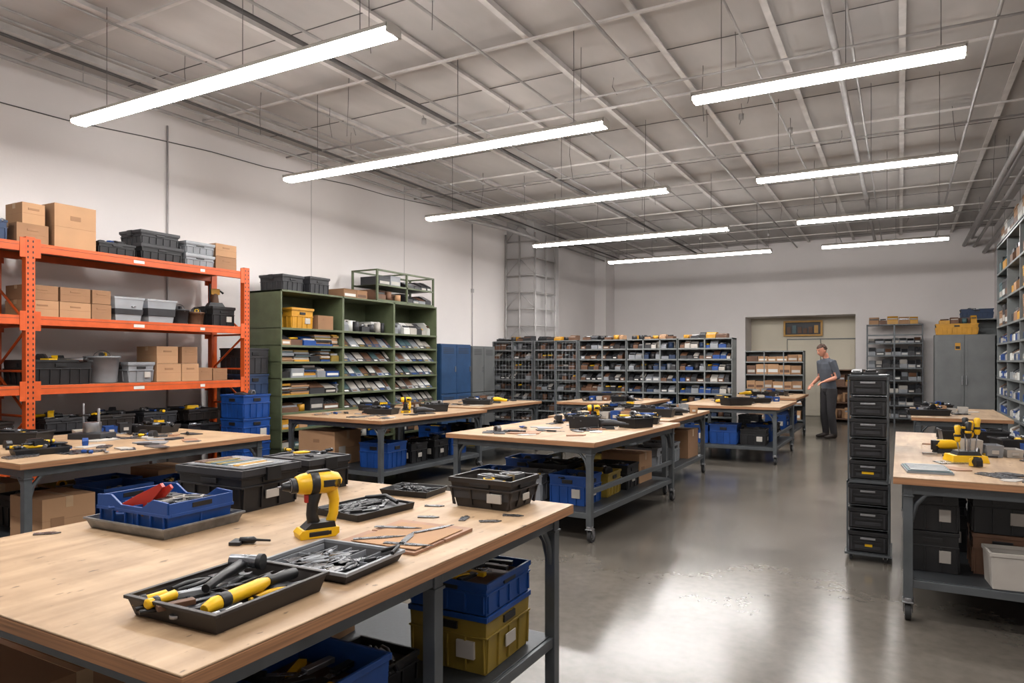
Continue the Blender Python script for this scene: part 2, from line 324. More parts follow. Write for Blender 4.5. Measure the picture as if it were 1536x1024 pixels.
# ---------------------------------------------------------------- containers
PAL=[YEL,YEL,BLK,BLK,BLK,BLK2,BLK2,BLU,RED]
def crate(w,d,h,m,ta=.92,ribs=True,lid=None,fill=None,lab=False,rim=None,t=.005):
    mb=MB(); rm=rim or m
    mb.hollow(w*ta,d*ta,w*.97,d*.97,0,h-.005,m,t)
    mb.ring(w,d,h-.022,h,.012,rm)
    if ribs:
        mb.ring(w*.99,d*.99,h*.62,h*.62+.008,.02,m)
        n=max(2,int(w/.09))
        for i in range(n+1):
            x=-w*.45+i*w*.9/n
            for sy in (-1,1): mb.prism([(sy*d*.5*ta,.01),(sy*(d*.5*ta+.01),.01),(sy*d*.498,h*.62),(sy*(d*.47),h*.62)],x-.004,x+.004,m)
        n=max(2,int(d/.09))
        for i in range(n+1):
            y=-d*.45+i*d*.9/n
            for sx in (-1,1): mb.prism([(sx*w*.5*ta,.01),(sx*(w*.5*ta+.01),.01),(sx*w*.498,h*.62),(sx*(w*.47),h*.62)],y-.004,y+.004,m,'y')
        for sx in (-1,1):
            mb.bx(min(sx*w*.475,sx*w*.5),max(sx*w*.475,sx*w*.5),-.05,.05,h*.72,h*.85,BLK)
        mb.bx(-.05,.05,-d*.502,-d*.475,h*.72,h*.85,BLK)
    if lab: mb.bx(w*.12,w*.34,-d*.5-.001,-d*.46,h*.25,h*.55,OFFW); mb.bx(w*.49,w*.5+.002,-d*.1,d*.12,h*.28,h*.5,OFFW)
    if lid:
        mb.bx(-w*.51,w*.51,-d*.51,d*.51,h,h+.012,lid); mb.ring(w*1.03,d*1.03,h-.012,h+.018,.012,lid)
        for sx in (-1,1): mb.bx(sx*w*.515-.01,sx*w*.515+.01,-.04,.04,h-.04,h+.02,rm if rm is not lid else BLK)
    if fill:
        for i in range(fill[0]):
            tool(mb,R.uniform(-w*.28,w*.28),R.uniform(-d*.28,d*.28),h*fill[1]+R.uniform(0,.02),R.uniform(0,6.3),fill[2] if len(fill)>2 else None,min(w,d)/.32)
        mb.T(); mb.fr(w*.9,d*.9,w*.93,d*.93,h*.3,h*(fill[1]-.08),COPR if R.random()<.5 else BLK2)
    return mb
def card(w,d,h,m=None):
    m=m or R.choice([CARD,CARD,CARD2]); mb=MB()
    mb.bx(-w/2,w/2,-d/2,d/2,0,h,m); mb.bx(-w/2-.001,w/2+.001,-d/2-.001,d/2+.001,h*.49,h*.49+.002,CARD2)
    mb.bx(-w/2-.0015,w/2+.0015,-.025,.025,h*.75,h+.0015,TAPE); mb.bx(-w/2,w/2,-.002,.002,h,h+.002,CARD2)
    mb.bx(w/2,w/2+.002,-d*.35,-d*.1,h*.3,h*.55,OFFW if R.random()<.4 else CARD2)
    mb.bx(-.05,.05,-d/2-.003,-d/2,h*.66,h*.76,CARD2)
    return mb
def tool(mb,x,y,z,rz,kind=None,sc=1,c=None):
    k=kind or R.choice(['sd','sd','wr','pl','kn','hm','tp','bx'])
    c=c or R.choice(PAL); mb.T(x,y,z,rz,sc=sc)
    if k=='sd':
        mb.loft([(-.09,0,.013),(-.085,0,.013),(-.05,0,.013),(-.005,0,.013),(.0,0,.013)],[.008,.014,.011,.014,.008],c,8); mb.cyl((0,0,.013),(.09,0,.010),.0035,BLADE,6)
        mb.cyl((-.07,0,.013),(-.055,0,.013),.0145,BLK,8)
    elif k=='wr':
        mb.bx(-.08,.06,-.007,.007,.001,.007,ZINC); mb.cyl((-.085,0,0),(-.085,0,.009),.015,ZINC,10)
        mb.prism([(.055,-.007),(.07,-.018),(.095,-.014),(.08,-.004),(.08,.004),(.095,.014),(.07,.018),(.055,.007)],.0,.009,ZINC,'z')
    elif k=='pl':
        for s in (-1,1): mb.loft([(0,0,.01),(-.03,s*.014,.01),(-.07,s*.022,.01),(-.12,s*.014,.01)],[.006,.009,.009,.006],c,8)
        mb.prism([(0,-.014),(.02,-.014),(.06,-.004),(.06,.004),(.02,.014),(0,.014)],.002,.018,BLADE,'z')
    elif k=='kn':
        mb.prism([(-.09,-.01),(.0,-.012),(.0,.012),(-.09,.012)],.0,.014,c,'z'); mb.prism([(0,-.008),(.09,-.004),(.07,.012),(0,.010)],.005,.008,BLADE,'z')
    elif k=='hm':
        mb.loft([(-.13,0,.016),(-.05,0,.016),(.1,0,.016)],[.015,.014,.009],c,8); mb.cyl((.11,-.045,.018),(.11,.02,.018),.015,BLADE,10); mb.prism([(.098,.02),(.122,.02),(.116,.065),(.104,.065)],.012,.022,BLADE,'z')
        mb.cyl((-.135,0,.016),(-.11,0,.016),.0165,BLK,8)
    elif k=='tp':
        mb.prism([(-.035,.0),(.035,0),(.035,.035),(.02,.055),(-.02,.055),(-.035,.035)],-.02,.02,c,'y'); mb.cyl((0,-.022,.028),(0,.022,.028),.02,BLK,12)
    else:
        mb.bx(-.05,.05,-.03,.03,0,.03,c); mb.bx(-.04,.04,-.02,.02,.03,.034,BLK)
    mb.T()
def drillmesh():
    mb=MB()
    mb.prism([(-.07,.0),(.055,0),(.07,.012),(.07,.034),(-.062,.034),(-.075,.02)],-.036,.036,YEL,'y')
    mb.prism([(-.055,.034),(.06,.034),(.055,.056),(-.03,.056)],-.03,.03,BLK,'y'); mb.bx(-.04,.03,-.037,.037,.008,.026,BLK)
    mb.loft([(-.012,0,.05),(-.020,0,.085),(-.016,0,.125),(-.008,0,.172)],[(.019,.024),(.017,.020),(.017,.021),(.021,.028)],BLK,12,ref=(1,0,0))
    mb.loft([(.046,0,.04),(.060,0,.08),(.063,0,.13),(.052,0,.18)],[(.021,.018),(.018,.017),(.019,.018),(.022,.022)],YEL,10,ref=(1,0,0))
    mb.loft([(-.075,0,.198),(-.055,0,.2),(-.02,0,.202),(.04,0,.202),(.066,0,.198),(.078,0,.19)],[.032,.039,.043,.043,.037,.024],YEL,16)
    mb.loft([(-.03,0,.202),(.0,0,.202)],[.0442,.0442],BLK,16)
    mb.cyl((-.095,0,.197),(-.072,0,.197),.028,BLK2,14); mb.cyl((-.098,0,.197),(-.095,0,.197),.024,ZINC,14)
    mb.cyl((-.125,0,.197),(-.098,0,.197),.013,BLK,12,r2=.021); mb.cyl((-.14,0,.197),(-.125,0,.197),.004,ZINC,6)
    mb.bx(-.045,-.03,-.008,.008,.13,.16,RED)
    for s in (-1,1):
        mb.bx(.01,.05,s*.042-.003,s*.042+.003,.19,.215,BLK); mb.bx(-.04,.04,s*.036-.002,s*.036+.002,.01,.024,BLK)
        for i in range(4): mb.bx(.052+i*.006,.055+i*.006,s*.036-.004,s*.036+.004,.185,.215,BLK)
    mb.prism([(-.05,.232),(.05,.238),(.04,.250),(-.03,.248)],-.014,.014,BLK,'y')
    return mb
DR=drillmesh().mesh('cordless_drill')
# ---------------------------------------------------------------- hero bench objects
TZ=.8405
PAL[:]=[YEL,YEL,BLK,BLK,BLK,BLK2,ZINC]
o=inst(DR,'cordless_drill',-1.93,1.96,TZ,math.radians(62),.002); o.scale=(1.05,1.15,1.0)
mb=MB(); mb.hollow(.30,.36,.33,.39,0,.052,BRN,.007); mb.ring(.34,.40,.046,.055,.014,BRN)
mb.bx(-.15,.15,-.02,-.014,.008,.04,BRN); mb.bx(-.02,-.014,-.015,.17,.008,.04,BRN); mb.bx(-.14,.14,-.17,.17,.008,.016,BLK2)
mb.loft([(.09,-.165,.045),(.088,-.135,.05),(.085,.02,.055),(.08,.05,.055)],[.014,.019,.018,.012],YEL,12); mb.loft([(.08,.05,.055),(.078,.155,.05)],[.014,.016],BLK,10)
mb.cyl((.088,-.12,.052),(.087,-.09,.052),.02,BLK,12)
mb.loft([(-.10,.13,.06),(-.06,.02,.06),(-.02,-.07,.055)],[.018,.014,.012],BLK,10); mb.cyl((-.06,.15,.066),(-.14,.12,.066),.02,BLADE,12); mb.cyl((-.06,.15,.066),(-.045,.155,.066),.024,BLK,12)
for a in ((-.13,-.10,.02,1.3,'sd',1,YEL),(-.10,-.10,.02,1.5,'sd',1,YEL),(-.06,-.1,.02,1.3,'pl'),(0,-.1,.02,1.7,'wr'),(.03,-.1,.02,1.4,'kn'),(.13,-.08,.02,1.5,'sd'),(.03,.08,.02,1.8,'pl'),(.0,.09,.02,1.3,'wr'),(-.1,-.05,.03,.9,'wr'),(.12,.09,.02,1.5,'pl'),(-.08,.07,.02,1.9,'wr'),(.02,.03,.03,1.3,'wr'),(-.04,-.04,.035,1.1,'kn',1,GTOTE),(.04,.1,.035,1.8,'sd',1,BLK),(-.11,.02,.035,1.5,'pl',.9,BLK),(0,-.12,.035,1.2,'kn',1,COPR),(-.07,-.12,.035,1.6,'sd',1,YEL)): tool(mb,*a)
mb.obj('tool_tray',-1.60,1.305,TZ,.04,.0015)
mb=MB(); mb.hollow(.31,.27,.34,.30,0,.032,BLK2,.006); mb.ring(.345,.305,.026,.036,.012,GTOTE)
for i in range(5): mb.bx(-.15+i*.06,-.147+i*.06,-.125,.125,.006,.026,GTOTE)
mb.bx(-.148,.148,-.003,0,.006,.026,GTOTE)
for i in range(22): tool(mb,R.uniform(-.11,.11),R.uniform(-.09,.09),.010+.0004*i,1.4+R.uniform(-.5,.5),R.choice(['kn','kn','sd','pl']),.6,R.choice([BLK,BLK2,GTOTE]))
for i in range(7): mb.T(R.uniform(-.1,.1),R.uniform(-.08,.08),.022,R.uniform(0,6)); mb.prism([(-.05,-.03),(.05,-.035),(.06,.02),(-.04,.035)],0,.002,BLADE,'z')
mb.T(); mb.bx(-.04,.04,-.16,-.15,.01,.03,BLK); mb.loft([(.1,.12,.03),(.16,.13,.05),(.17,.08,.04)],.007,BLK,8)
mb.obj('organizer_case',-1.60,1.70,TZ,.06,.001)
mb=MB(); mb.bx(-.17,.17,-.19,.0,0,.010,BRWN); mb.bx(-.16,.175,.005,.2,0,.012,BRWN); mb.bx(-.12,.16,-.17,.15,.0125,.016,CARD)
for x,y,r in ((-.05,-.1,.7),(.05,-.06,1.9),(-.08,.06,.3),(.06,.1,1.2),(.1,-.13,.2)):
    mb.T(x,y,.017,r); mb.prism([(-.09,-.012),(.03,-.014),(.1,.0),(.03,.012),(-.09,.010)],0,.003,BLADE,'z')
mb.T(); mb.obj('template_boards',-1.62,2.10,TZ,.05,.001)
mb=MB(); mb.hollow(.27,.33,.28,.34,0,.03,BLK,.006); mb.bx(-.125,.125,-.155,.155,.006,.022,BLK2)
for i in range(16): tool(mb,R.uniform(-.09,.09),R.uniform(-.11,.11),.023,R.uniform(1,2.2),R.choice(['wr','pl','kn','kn']),.8,R.choice([BLK,BLK2,BLK2]))
mb.loft([(-.1,.1,.035),(0,.13,.05),(.1,.1,.035)],.009,BLK,8); mb.obj('socket_set_case',-2.06,2.38,TZ,-.1,.0015)
mb=MB(); mb.hollow(.44,.34,.47,.37,0,.04,ALU,.004); mb.ring(.48,.38,.036,.044,.008,ALU); mb.obj('metal_tray',-2.60,1.80,TZ,.03,.001)
mb=MB()
W,D,h=.42,.29,.10
mb.hollow(W*.95,D*.95,W,D,0,h*.75,BLU,.006)
mb.ring(W+.012,D+.012,h*.68,h*.8,.014,BLU)
for sy in (-1,1):
    mb.prism([(-W/2,h*.7),(W/2,h*.7),(W/2,h*1.25),(W*.3,h*1.3),(W*.15,h*.95),(-W*.15,h*.95),(-W*.3,h*1.3),(-W/2,h*1.25)],sy*D/2-.005,sy*D/2+.005,BLU,'y')
    for k in range(6): mb.bx(-W*.45+k*W*.18-.004,-W*.45+k*W*.18+.004,sy*(D/2+.003)-.004,sy*(D/2+.003)+.004,h*.1,h*.7,BLU)
for sx in (-1,1): mb.prism([(-D/2,h*.7),(D/2,h*.7),(D/2,h*1.2),(-D/2,h*1.2)],sx*W/2-.005,sx*W/2+.005,BLU,'x'); mb.bx(sx*W/2-.007,sx*W/2+.007,-.045,.045,h*.92,h*1.1,BLK)
mb.bx(-.004,.004,-D/2,D/2,.006,h*.95,BLU); mb.bx(-W/2,W/2,-.004,.004,.006,h*.8,BLU)
mb.T(.02,-.08,.03,.5)
mb.prism([(-.13,.03),(-.02,.04),(.05,.13),(.04,.145),(-.05,.10),(-.12,.06)],-.012,.012,RED,'y'); mb.prism([(-.11,.03),(.0,.03),(.07,.12),(.06,.135),(-.02,.09),(-.09,.05)],.022,.04,RED,'y')
for i in range(46): tool(mb,R.uniform(.02,.14),R.uniform(-.09,.09),R.uniform(.05,.10),R.uniform(0,6),R.choice(['sd','kn','pl','bx','wr']),.75,R.choice([BLK,BLK2,ZINC,GTOTE,OFFW,COPR]))
for i in range(36): tool(mb,R.uniform(-.15,-.02),R.uniform(-.09,.09),R.uniform(.05,.09),R.uniform(0,6),R.choice(['pl','kn','bx']),.75,R.choice([BLK,BLU,ZINC,GTOTE]))
mb.T(); mb.obj('blue_tool_tote',-2.60,1.80,TZ+.006,.03,.0015)
crate(.42,.34,.17,BLK,lid=BLK2,lab=True).obj('lidded_storage_bin',-2.69,2.235,TZ,.02,.0015)
mb=MB(); mb.bx(-.185,.185,-.14,.14,0,.004,CLR)
for i in range(9): mb.bx(-.17+i*.037,-.145+i*.037,-.11,R.uniform(.0,.11),.004,.008,R.choice([YEL2,OFFW,COPR,GTOTE,YELD,TEAL]))
mb.obj('parts_sheet',-2.69,2.235,TZ+.19,.02)
crate(.34,.28,.15,BLK,lid=BLK2,lab=True).obj('lidded_storage_bin',-2.73,2.70,TZ,-.05,.0015)
mb=MB()
for i in range(8): tool(mb,R.uniform(-.08,.08),R.uniform(-.07,.07),0.002*i,R.uniform(0,6),R.choice(['pl','sd','wr','kn']),.7,R.choice([BLK,YEL,BLK2]))
mb.obj('hand_tools',-2.73,2.70,TZ+.17)
crate(.33,.27,.135,BRN,ta=.8,lab=True,fill=(16,.72,'bx')).obj('parts_bin',-1.64,2.79,TZ,.0,.0015)
mb=MB(); mb.hollow(.25,.19,.27,.21,0,.03,BLK,.005)
for i in range(18): tool(mb,R.uniform(-.08,.08),R.uniform(-.05,.05),.008+.001*i,R.uniform(0,6),R.choice(['pl','sd','kn','kn']),.55,R.choice([BLK,BLK2]))
mb.obj('bit_tray',-2.13,2.83,TZ,.1)
mb=MB()
mb.T(-2.09,1.74,0,.5); mb.loft([(0,0,.012),(.05,0,.014),(.06,0,.014),(.11,0,.012)],[.012,.013,.005,.004],BLK,8); mb.bx(-.03,.01,-.03,.03,0,.012,BLK2)
for x,y,r in ((-1.48,2.48,.6),(-1.60,2.47,1.9),(-1.45,2.62,.3),(-1.86,2.62,.4),(-2.86,1.48,.8),(-1.75,2.42,.4)):
    mb.T(x,y,0,r); mb.prism([(-.04,-.015),(.03,-.018),(.05,.0),(.02,.016),(-.045,.012)],0,.004,BLADE,'z')
mb.T(); mb.obj('loose_blades',0,0,TZ)
# under hero bench
crate(.38,.40,.235,YELD,rim=BLU,lab=True).obj('stacking_crate',-1.62,2.56,SH,.03,.002)
crate(.38,.40,.13,BLU,ta=.95,fill=(12,.8,'kn')).obj('parts_bin',-1.62,2.56,SH+.237,.03,.002)
crate(.42,.42,.30,BLU,lab=True,fill=(10,.75,'kn')).obj('stacking_crate',-1.66,1.60,SH,0,.002)
crate(.3,.3,.12,BLK,fill=(8,.8,'pl')).obj('parts_bin',-1.8,2.08,SH,0,.002)
card(.5,.35,.3,CARD2).obj('cardboard_box',-2.45,1.25,SH)
card(.4,.35,.26,CARD).obj('cardboard_box',-2.4,2.3,SH,.1)
crate(.36,.3,.2,GTOTE,fill=(8,.8)).obj('grey_tote',-1.9,1.2,SH,0,.002)
mb=MB()
for i in range(5):
    pts=[(math.cos(a*.7)*(.07+.008*i),math.sin(a*.7)*(.05+.008*i),.006+.004*i+.01*math.sin(a)**2) for a in range(10)]
    mb.loft(pts,.004,BLK,6)
mb.obj('coiled_cable',-1.52,2.10,SH)
PAL[:]=[YEL,YEL,BLK,BLK,BLK,BLK,BLK2,BLK2,BLU,ZINC]
# ---------------------------------------------------------------- generic bench clutter
def sheets(cx,cy,w,l,n,z=TZ):
    mb=MB()
    for i in range(n):
        x=cx+R.uniform(-w,w); y=cy+R.uniform(-l,l); mb.T(x,y,0,R.uniform(0,6.3)); a=R.uniform(.06,.14); c=R.choice([BLADE,BLADE,BLK2,GTOTE,OFFW,ZINC,BRWN])
        mb.prism([(-a,-a*.5),(a*.6,-a*.6),(a,-a*.1),(a*.7,a*.5),(-a*.8,a*.45)],0,.004+.0005*i,c,'z')
    for i in range(n//2):
        tool(mb,cx+R.uniform(-w,w),cy+R.uniform(-l,l),.006,R.uniform(0,6.3),R.choice(['sd','pl','kn','wr','tp']),1)
    mb.T(); mb.obj('flat_templates',0,0,z)
def toolbox(x,y,rz,z=TZ,w=.36,d=.22,h=.075,n=14):
    mb=MB(); mb.hollow(w*.92,d*.92,w,d,0,h,BLK,.006); mb.ring(w+.012,d+.012,h-.01,h,.012,BLK2)
    for i in range(n): tool(mb,R.uniform(-w*.25,w*.25),R.uniform(-d*.2,d*.2),h*.35+.0045*i,R.uniform(-.5,.5)+(3.1 if R.random()<.5 else 0),R.choice(['sd','hm','pl','tp','bx']),.95)
    mb.obj('tool_tray',x,y,z,rz)
def smallbins(x,y,rz,z=TZ):
    mb=MB(); xx=-.22
    for i in range(4):
        c=R.choice([BLU,BLK2,GTOTE,CARD,COPR,OFFW]); hh=R.uniform(.05,.12)
        mb.T(xx+.055,R.uniform(-.02,.02),0,R.uniform(-.1,.1)); mb.hollow(.09,.13,.10,.15,0,hh,c,.004); mb.fr(.085,.12,.09,.135,hh*.4,hh*.8,R.choice([BLK,ZINC,COPR,YELD]))
        mb.bx(-.02,.02,-.078,-.07,hh*.3,hh*.6,OFFW); xx+=.12
    mb.T(); mb.obj('parts_tray_set',x,y,z,rz)
def powertool(x,y,rz,z=TZ):
    mb=MB(); mb.fr(.13,.09,.11,.08,0,.03,BLK); mb.loft([(-.07,0,.055),(-.04,0,.06),(.05,0,.06),(.11,0,.05),(.17,0,.045)],[.028,.036,.034,.024,.02],YEL if R.random()<.35 else BLK2,12); mb.cyl((.17,0,.045),(.2,0,.043),.012,BLK,8); mb.cyl((-.06,0,.02),(-.06,0,.09),.03,BLK,12)
    mb.obj('angle_grinder',x,y,z,rz,.002)
def drill(x,y,rz,z=TZ,s=.85):
    o=inst(DR,'cordless_drill',x,y,z,rz); o.scale=(s,s,s)
toolbox(-2.75,6.45,.3,w=.3,h=.12,d=.2); toolbox(-2.32,6.75,1.2,w=.3,h=.1); toolbox(-2.45,7.22,.2,w=.45); toolbox(-3.1,7.2,.5,w=.4)
drill(-2.82,6.85,.6); powertool(-2.5,6.45,.4); powertool(-3.2,6.8,2.2); smallbins(-2.85,7.4,.1)
sheets(-2.95,5.95,.45,.40,14); sheets(-2.8,6.6,.5,.4,7)
toolbox(-2.6,8.2,.1,w=.5,h=.1); smallbins(-2.5,8.9,.4); toolbox(-3.3,8.6,.9); toolbox(-3.3,9.1,.2,w=.45); smallbins(-2.95,8.45,.2); powertool(-2.75,9.25,2.3); powertool(-2.4,8.5,1.0); sheets(-2.9,8.5,.5,.6,8)
toolbox(-6.25,3.0,.5,w=.5,h=.1); toolbox(-6.1,4.1,.2,w=.4); toolbox(-5.4,2.75,1.3,w=.34,h=.05); smallbins(-6.35,3.75,1.3); sheets(-5.5,3.2,.5,.65,18); sheets(-6.0,3.9,.4,.35,10)
mb=MB(); mb.bx(-.15,.15,-.1,.1,0,.05,BLK2); mb.cyl((0,0,.05),(0,0,.14),.07,ZINC,16); mb.cyl((.06,0,.06),(.06,0,.26),.012,ZINC); mb.cyl((-.08,0,.05),(-.08,0,.3),.008,ZINC); mb.cyl((-.12,0,.2),(-.02,0,.2),.01,BLK); mb.obj('bench_clamp_fixture',-6.05,3.5,TZ,.4,.002)
toolbox(-5.7,6.9,.2,w=.4); toolbox(-5.4,7.6,.8,h=.1); toolbox(-6.2,7.4,.3,w=.45); drill(-5.55,7.2,.8); powertool(-5.9,7.65,2.2); smallbins(-5.8,7.95,.1); powertool(-5.25,7.1,1.0); sheets(-5.8,6.6,.6,.35,12); sheets(-5.7,7.6,.5,.4,6)
toolbox(-5.7,9.2,.3,w=.45); smallbins(-6.1,9.9,.3); powertool(-5.6,9.6,.3); powertool(-6.0,9.5,2.2); sheets(-5.9,9.5,.5,.7,10)
for cx,cy,w,l in ((-2.26,11.6,.5,.7),(-4.25,11.3,.45,.6),(-2.25,14.4,.35,.7)):
    for i in range(4):
        if i%2: smallbins(cx+R.uniform(-w,w)*.6,cy-l+i*l*.62,R.uniform(-.4,.4))
        else: toolbox(cx+R.uniform(-w,w)*.8,cy-l+i*l*.62,R.uniform(0,3),w=R.uniform(.34,.5),h=R.uniform(.06,.12),n=9)
    for i in range(3): powertool(cx+R.uniform(-w,w),cy-l*.7+i*l*.6,R.uniform(0,6))
    sheets(cx,cy,w,l,10)
# right bench
mb=MB(); mb.fr(.22,.17,.2,.15,0,.045,YEL); mb.fr(.15,.12,.12,.1,.045,.07,BLK)
for i,(x,y) in enumerate(((-.06,-.03),(0,-.04),(.06,-.02),(-.04,.03),(.04,.03),(.0,.01))):
    c=YEL if i%2==0 else BLK; h=.27+.05*((i*7)%3)/2-.03
    mb.cyl((x*.8,y*.8,.06),(x,y,h-.11),.005,ZINC,6); mb.loft([(x,y,h-.11),(x,y,h-.09),(x,y,h-.05),(x,y,h-.01),(x,y,h)],[.012,.02,.015,.021,.012],c,10,ref=(0,1,0))
    mb.cyl((x,y,h-.075),(x,y,h-.06),.021,BLK if c is YEL else YEL,10)
mb.obj('screwdriver_caddy',.38,5.5,TZ,.3,.002)
powertool(.28,5.95,.4); smallbins(.6,5.9,.2); toolbox(.85,6.3,.3,w=.5,h=.1); toolbox(.5,6.6,.1,w=.45,h=.12); powertool(.35,6.95,.5); sheets(.3,5.2,.2,.2,4); sheets(.5,6.1,.35,.4,16); toolbox(.95,5.35,1.0); sheets(.7,4.9,.3,.2,5)
mb=MB(); mb.bx(-.12,.12,-.16,.16,0,.012,GTOTE); mb.bx(-.115,.115,-.155,.155,.012,.016,TEAL)
for i in range(5): mb.bx(-.1,.1,-.14+i*.06,-.1+i*.06,.016,.022,GTOTE)
mb.obj('parts_sheet',.14,4.93,TZ,.1)
for x,y,w,z in ((.17,5.0,.27,0),(.17,5.0,.27,1),(.52,5.08,.3,0),(.52,5.08,.3,1),(.9,5.2,.3,0),(.9,5.2,.3,1),(.25,5.6,.3,0),(.25,6.2,.35,0),(.25,6.2,.35,1),(.6,5.8,.3,0)):
    crate(w,.32,.24,BLK if not(x==.52 and z==0) else COPR,ta=.95,lab=True,lid=BLK2 if z==1 else None).obj('black_storage_bin',x,y,SH+z*.243,0,.002)
crate(.36,.22,.2,OFFW,ribs=False).obj('white_tote',.60,4.76,SH,.1,.002)
toolbox(.3,10.0,.2,w=.45); smallbins(.5,10.5,.1); toolbox(.4,11.1,.4,w=.4); sheets(.5,10.4,.3,.6,8)
def stock(cx,cy,w,l,items):
    for i,(fx,fy,k,s) in enumerate(items):
        x=cx+fx*w; y=cy+fy*l; rz=R.uniform(-.06,.06)
        if k=='b': crate(.38*s,.36*s,.27*s,BLU,lab=(i%2==0),fill=(4,.8)).obj('stacking_crate',x,y,SH,rz,.002)
        elif k=='k': crate(.38*s,.34*s,.24*s,BLK,lab=True,fill=(4,.8)).obj('black_storage_bin',x,y,SH,rz,.002)
        elif k=='y': crate(.36*s,.34*s,.2*s,YELD,fill=(4,.8)).obj('stacking_crate',x,y,SH,rz,.002)
        elif k=='c': card(.42*s,.36*s,.3*s).obj('cardboard_box',x,y,SH,rz,.002)
        elif k=='g': crate(.38*s,.34*s,.24*s,GTOTE,fill=(4,.8)).obj('grey_tote',x,y,SH,rz,.002)
stock(-2.87,6.42,.75,1.1,[(.45,-.62,'b',.95),(.45,-.2,'y',1.1),(.5,.2,'k',1),(.45,.6,'c',1),(-.15,-.62,'g',1),(-.65,-.62,'b',.9),(-.15,-.15,'k',1.1),(-.65,0,'b',1),(-.1,.4,'y',1)])
stock(-3.0,8.62,.75,.95,[(.5,-.6,'g',1),(.5,0,'g',1),(.5,.6,'c',1.2),(-.2,-.6,'y',1),(-.6,.2,'b',1)])
stock(-5.78,3.43,.8,1.0,[(.55,-.62,'c',1),(.5,-.15,'b',1.1),(.5,.35,'b',1),(.55,.75,'y',.8),(-.1,-.5,'k',1),(-.1,.1,'b',1),(-.6,.0,'y',1),(-.1,.6,'c',1),(-.65,-.6,'c',1)])
stock(-5.80,7.2,.8,1.05,[(-.5,-.65,'c',1.35),(.5,-.6,'b',1.1),(.5,-.15,'k',1),(.5,.3,'k',1),(.5,.7,'b',1),(-.5,.1,'k',1)])
stock(-6.0,9.5,.75,1.0,[(.5,-.6,'y',1),(.5,-.1,'k',1),(.5,.4,'b',1),(-.4,-.6,'b',1),(-.4,.2,'k',1)])
stock(-2.26,11.6,.75,.95,[(.45,-.6,'k',1),(.45,0,'b',1),(.45,.6,'k',1),(-.12,-.6,'b',1.1),(-.67,-.6,'b',1),(-.2,.1,'y',1)])
stock(-4.25,11.3,.7,.85,[(.5,-.6,'b',1),(.5,0,'k',1),(-.3,-.6,'c',1),(.5,.6,'b',1)])
stock(-2.25,14.4,.6,.95,[(.4,-.6,'b',1),(.4,0,'b',1.1),(-.4,-.6,'k',1),(.4,.6,'b',1)])
stock(.62,10.6,.5,1.0,[(-.4,-.6,'b',1),(-.4,0,'b',1.1),(.45,-.6,'c',1),(-.3,.6,'k',1)])
# ---------------------------------------------------------------- orange pallet rack
mb=MB(); XF,XB=-7.06,-7.66; Y0,Y1,YM=1.05,5.95,3.5; ZT=2.60
lev=[.55,1.275,1.925,2.60]
for y in (Y0,YM,Y1):
    for x in (XF,XB):
        mb.bx(x-.035,x+.035,y-.04,y+.04,0,ZT+.05,ORG); mb.bx(x-.06,x+.06,y-.06,y+.06,0,.01,STEEL)
        z=.1
        while z<ZT:
            if x==XF:
                for dy in (-.022,.022): mb.bx(x+.034,x+.0365,y+dy-.006,y+dy+.006,z,z+.022,BLK)
            z+=.05
    z=.15
    k=0
    while z<ZT-.45:
        a,b=(XF,XB) if k%2==0 else (XB,XF)
        mb.cyl((a,y,z),(b,y,z+.42),.013,ORG,6); mb.cyl((XF,y,z),(XB,y,z),.013,ORG,6); z+=.42; k+=1
for (a,b) in ((Y0,YM),(YM,Y1)):
    for z in lev:
        for x,sg in ((XF,1),(XB,-1)):
            mb.bx(x-.025,x+.027,a+.04,b-.04,z-.085,z,ORG); mb.bx(x+.028 if sg>0 else x-.034,x+.034 if sg>0 else x-.028,a+.03,a+.09,z-.14,z+.04,ORG); mb.bx(x+.028 if sg>0 else x-.034,x+.034 if sg>0 else x-.028,b-.09,b-.03,z-.14,z+.04,ORG)
            mb.bx(x+sg*.026-.002,x+sg*.026+.003,a+.05,b-.05,z-.03,z-.026,COPR)
        mb.bx(XB+.03,XF-.03,a+.03,b-.03,z-.02,z,DECK)
        mb.bx(XF+.0272,XF+.0295,a+1.0,a+1.12,z-.066,z-.035,WHT); mb.bx(XF+.0272,XF+.0295,a+1.8,a+1.86,z-.066,z-.035,WHT)
mb.obj('pallet_rack',bev=.003)
XC=-7.36; RG=math.pi/2
def on(l): return lev[l]+.001
def P(mbx,name,y,l,dz=0,x=XC,rz=RG): mbx.obj(name,x,y,on(l)+dz,rz,.002)
P(card(.40,.4,.44,CARD),'cardboard_box',3.98,3); P(card(.28,.35,.20,CARD2),'cardboard_box',3.6,3); P(card(.2,.3,.2,CARD),'cardboard_box',3.62,3,.202)
P(crate(.34,.34,.2,BLU2,fill=(6,.85)),'stacking_crate',3.22,3)
P(crate(.40,.36,.14,BLK,fill=(5,.8,'tp')),'black_storage_bin',4.42,3)
P(crate(.50,.4,.16,BLK,lid=BLK2),'black_storage_bin',4.92,3); P(crate(.46,.38,.13,BLK2,lid=BLK2),'black_storage_bin',4.90,3,.182)
P(crate(.38,.4,.13,GTOTE,lid=CLR),'grey_tote',5.4,3); P(crate(.38,.4,.12,GTOTE,lid=GTOTE),'grey_tote',5.4,3,.152)
P(card(.30,.34,.17,CARD2),'cardboard_box',5.78,3); P(card(.30,.34,.15,CARD),'cardboard_box',5.78,3,.173)
for y,w in ((3.68,.30),(3.99,.30),(4.25,.2)): P(card(w,.36,.16),'cardboard_box',y,2); P(card(w-.01,.36,.14),'cardboard_box',y,2,.163)
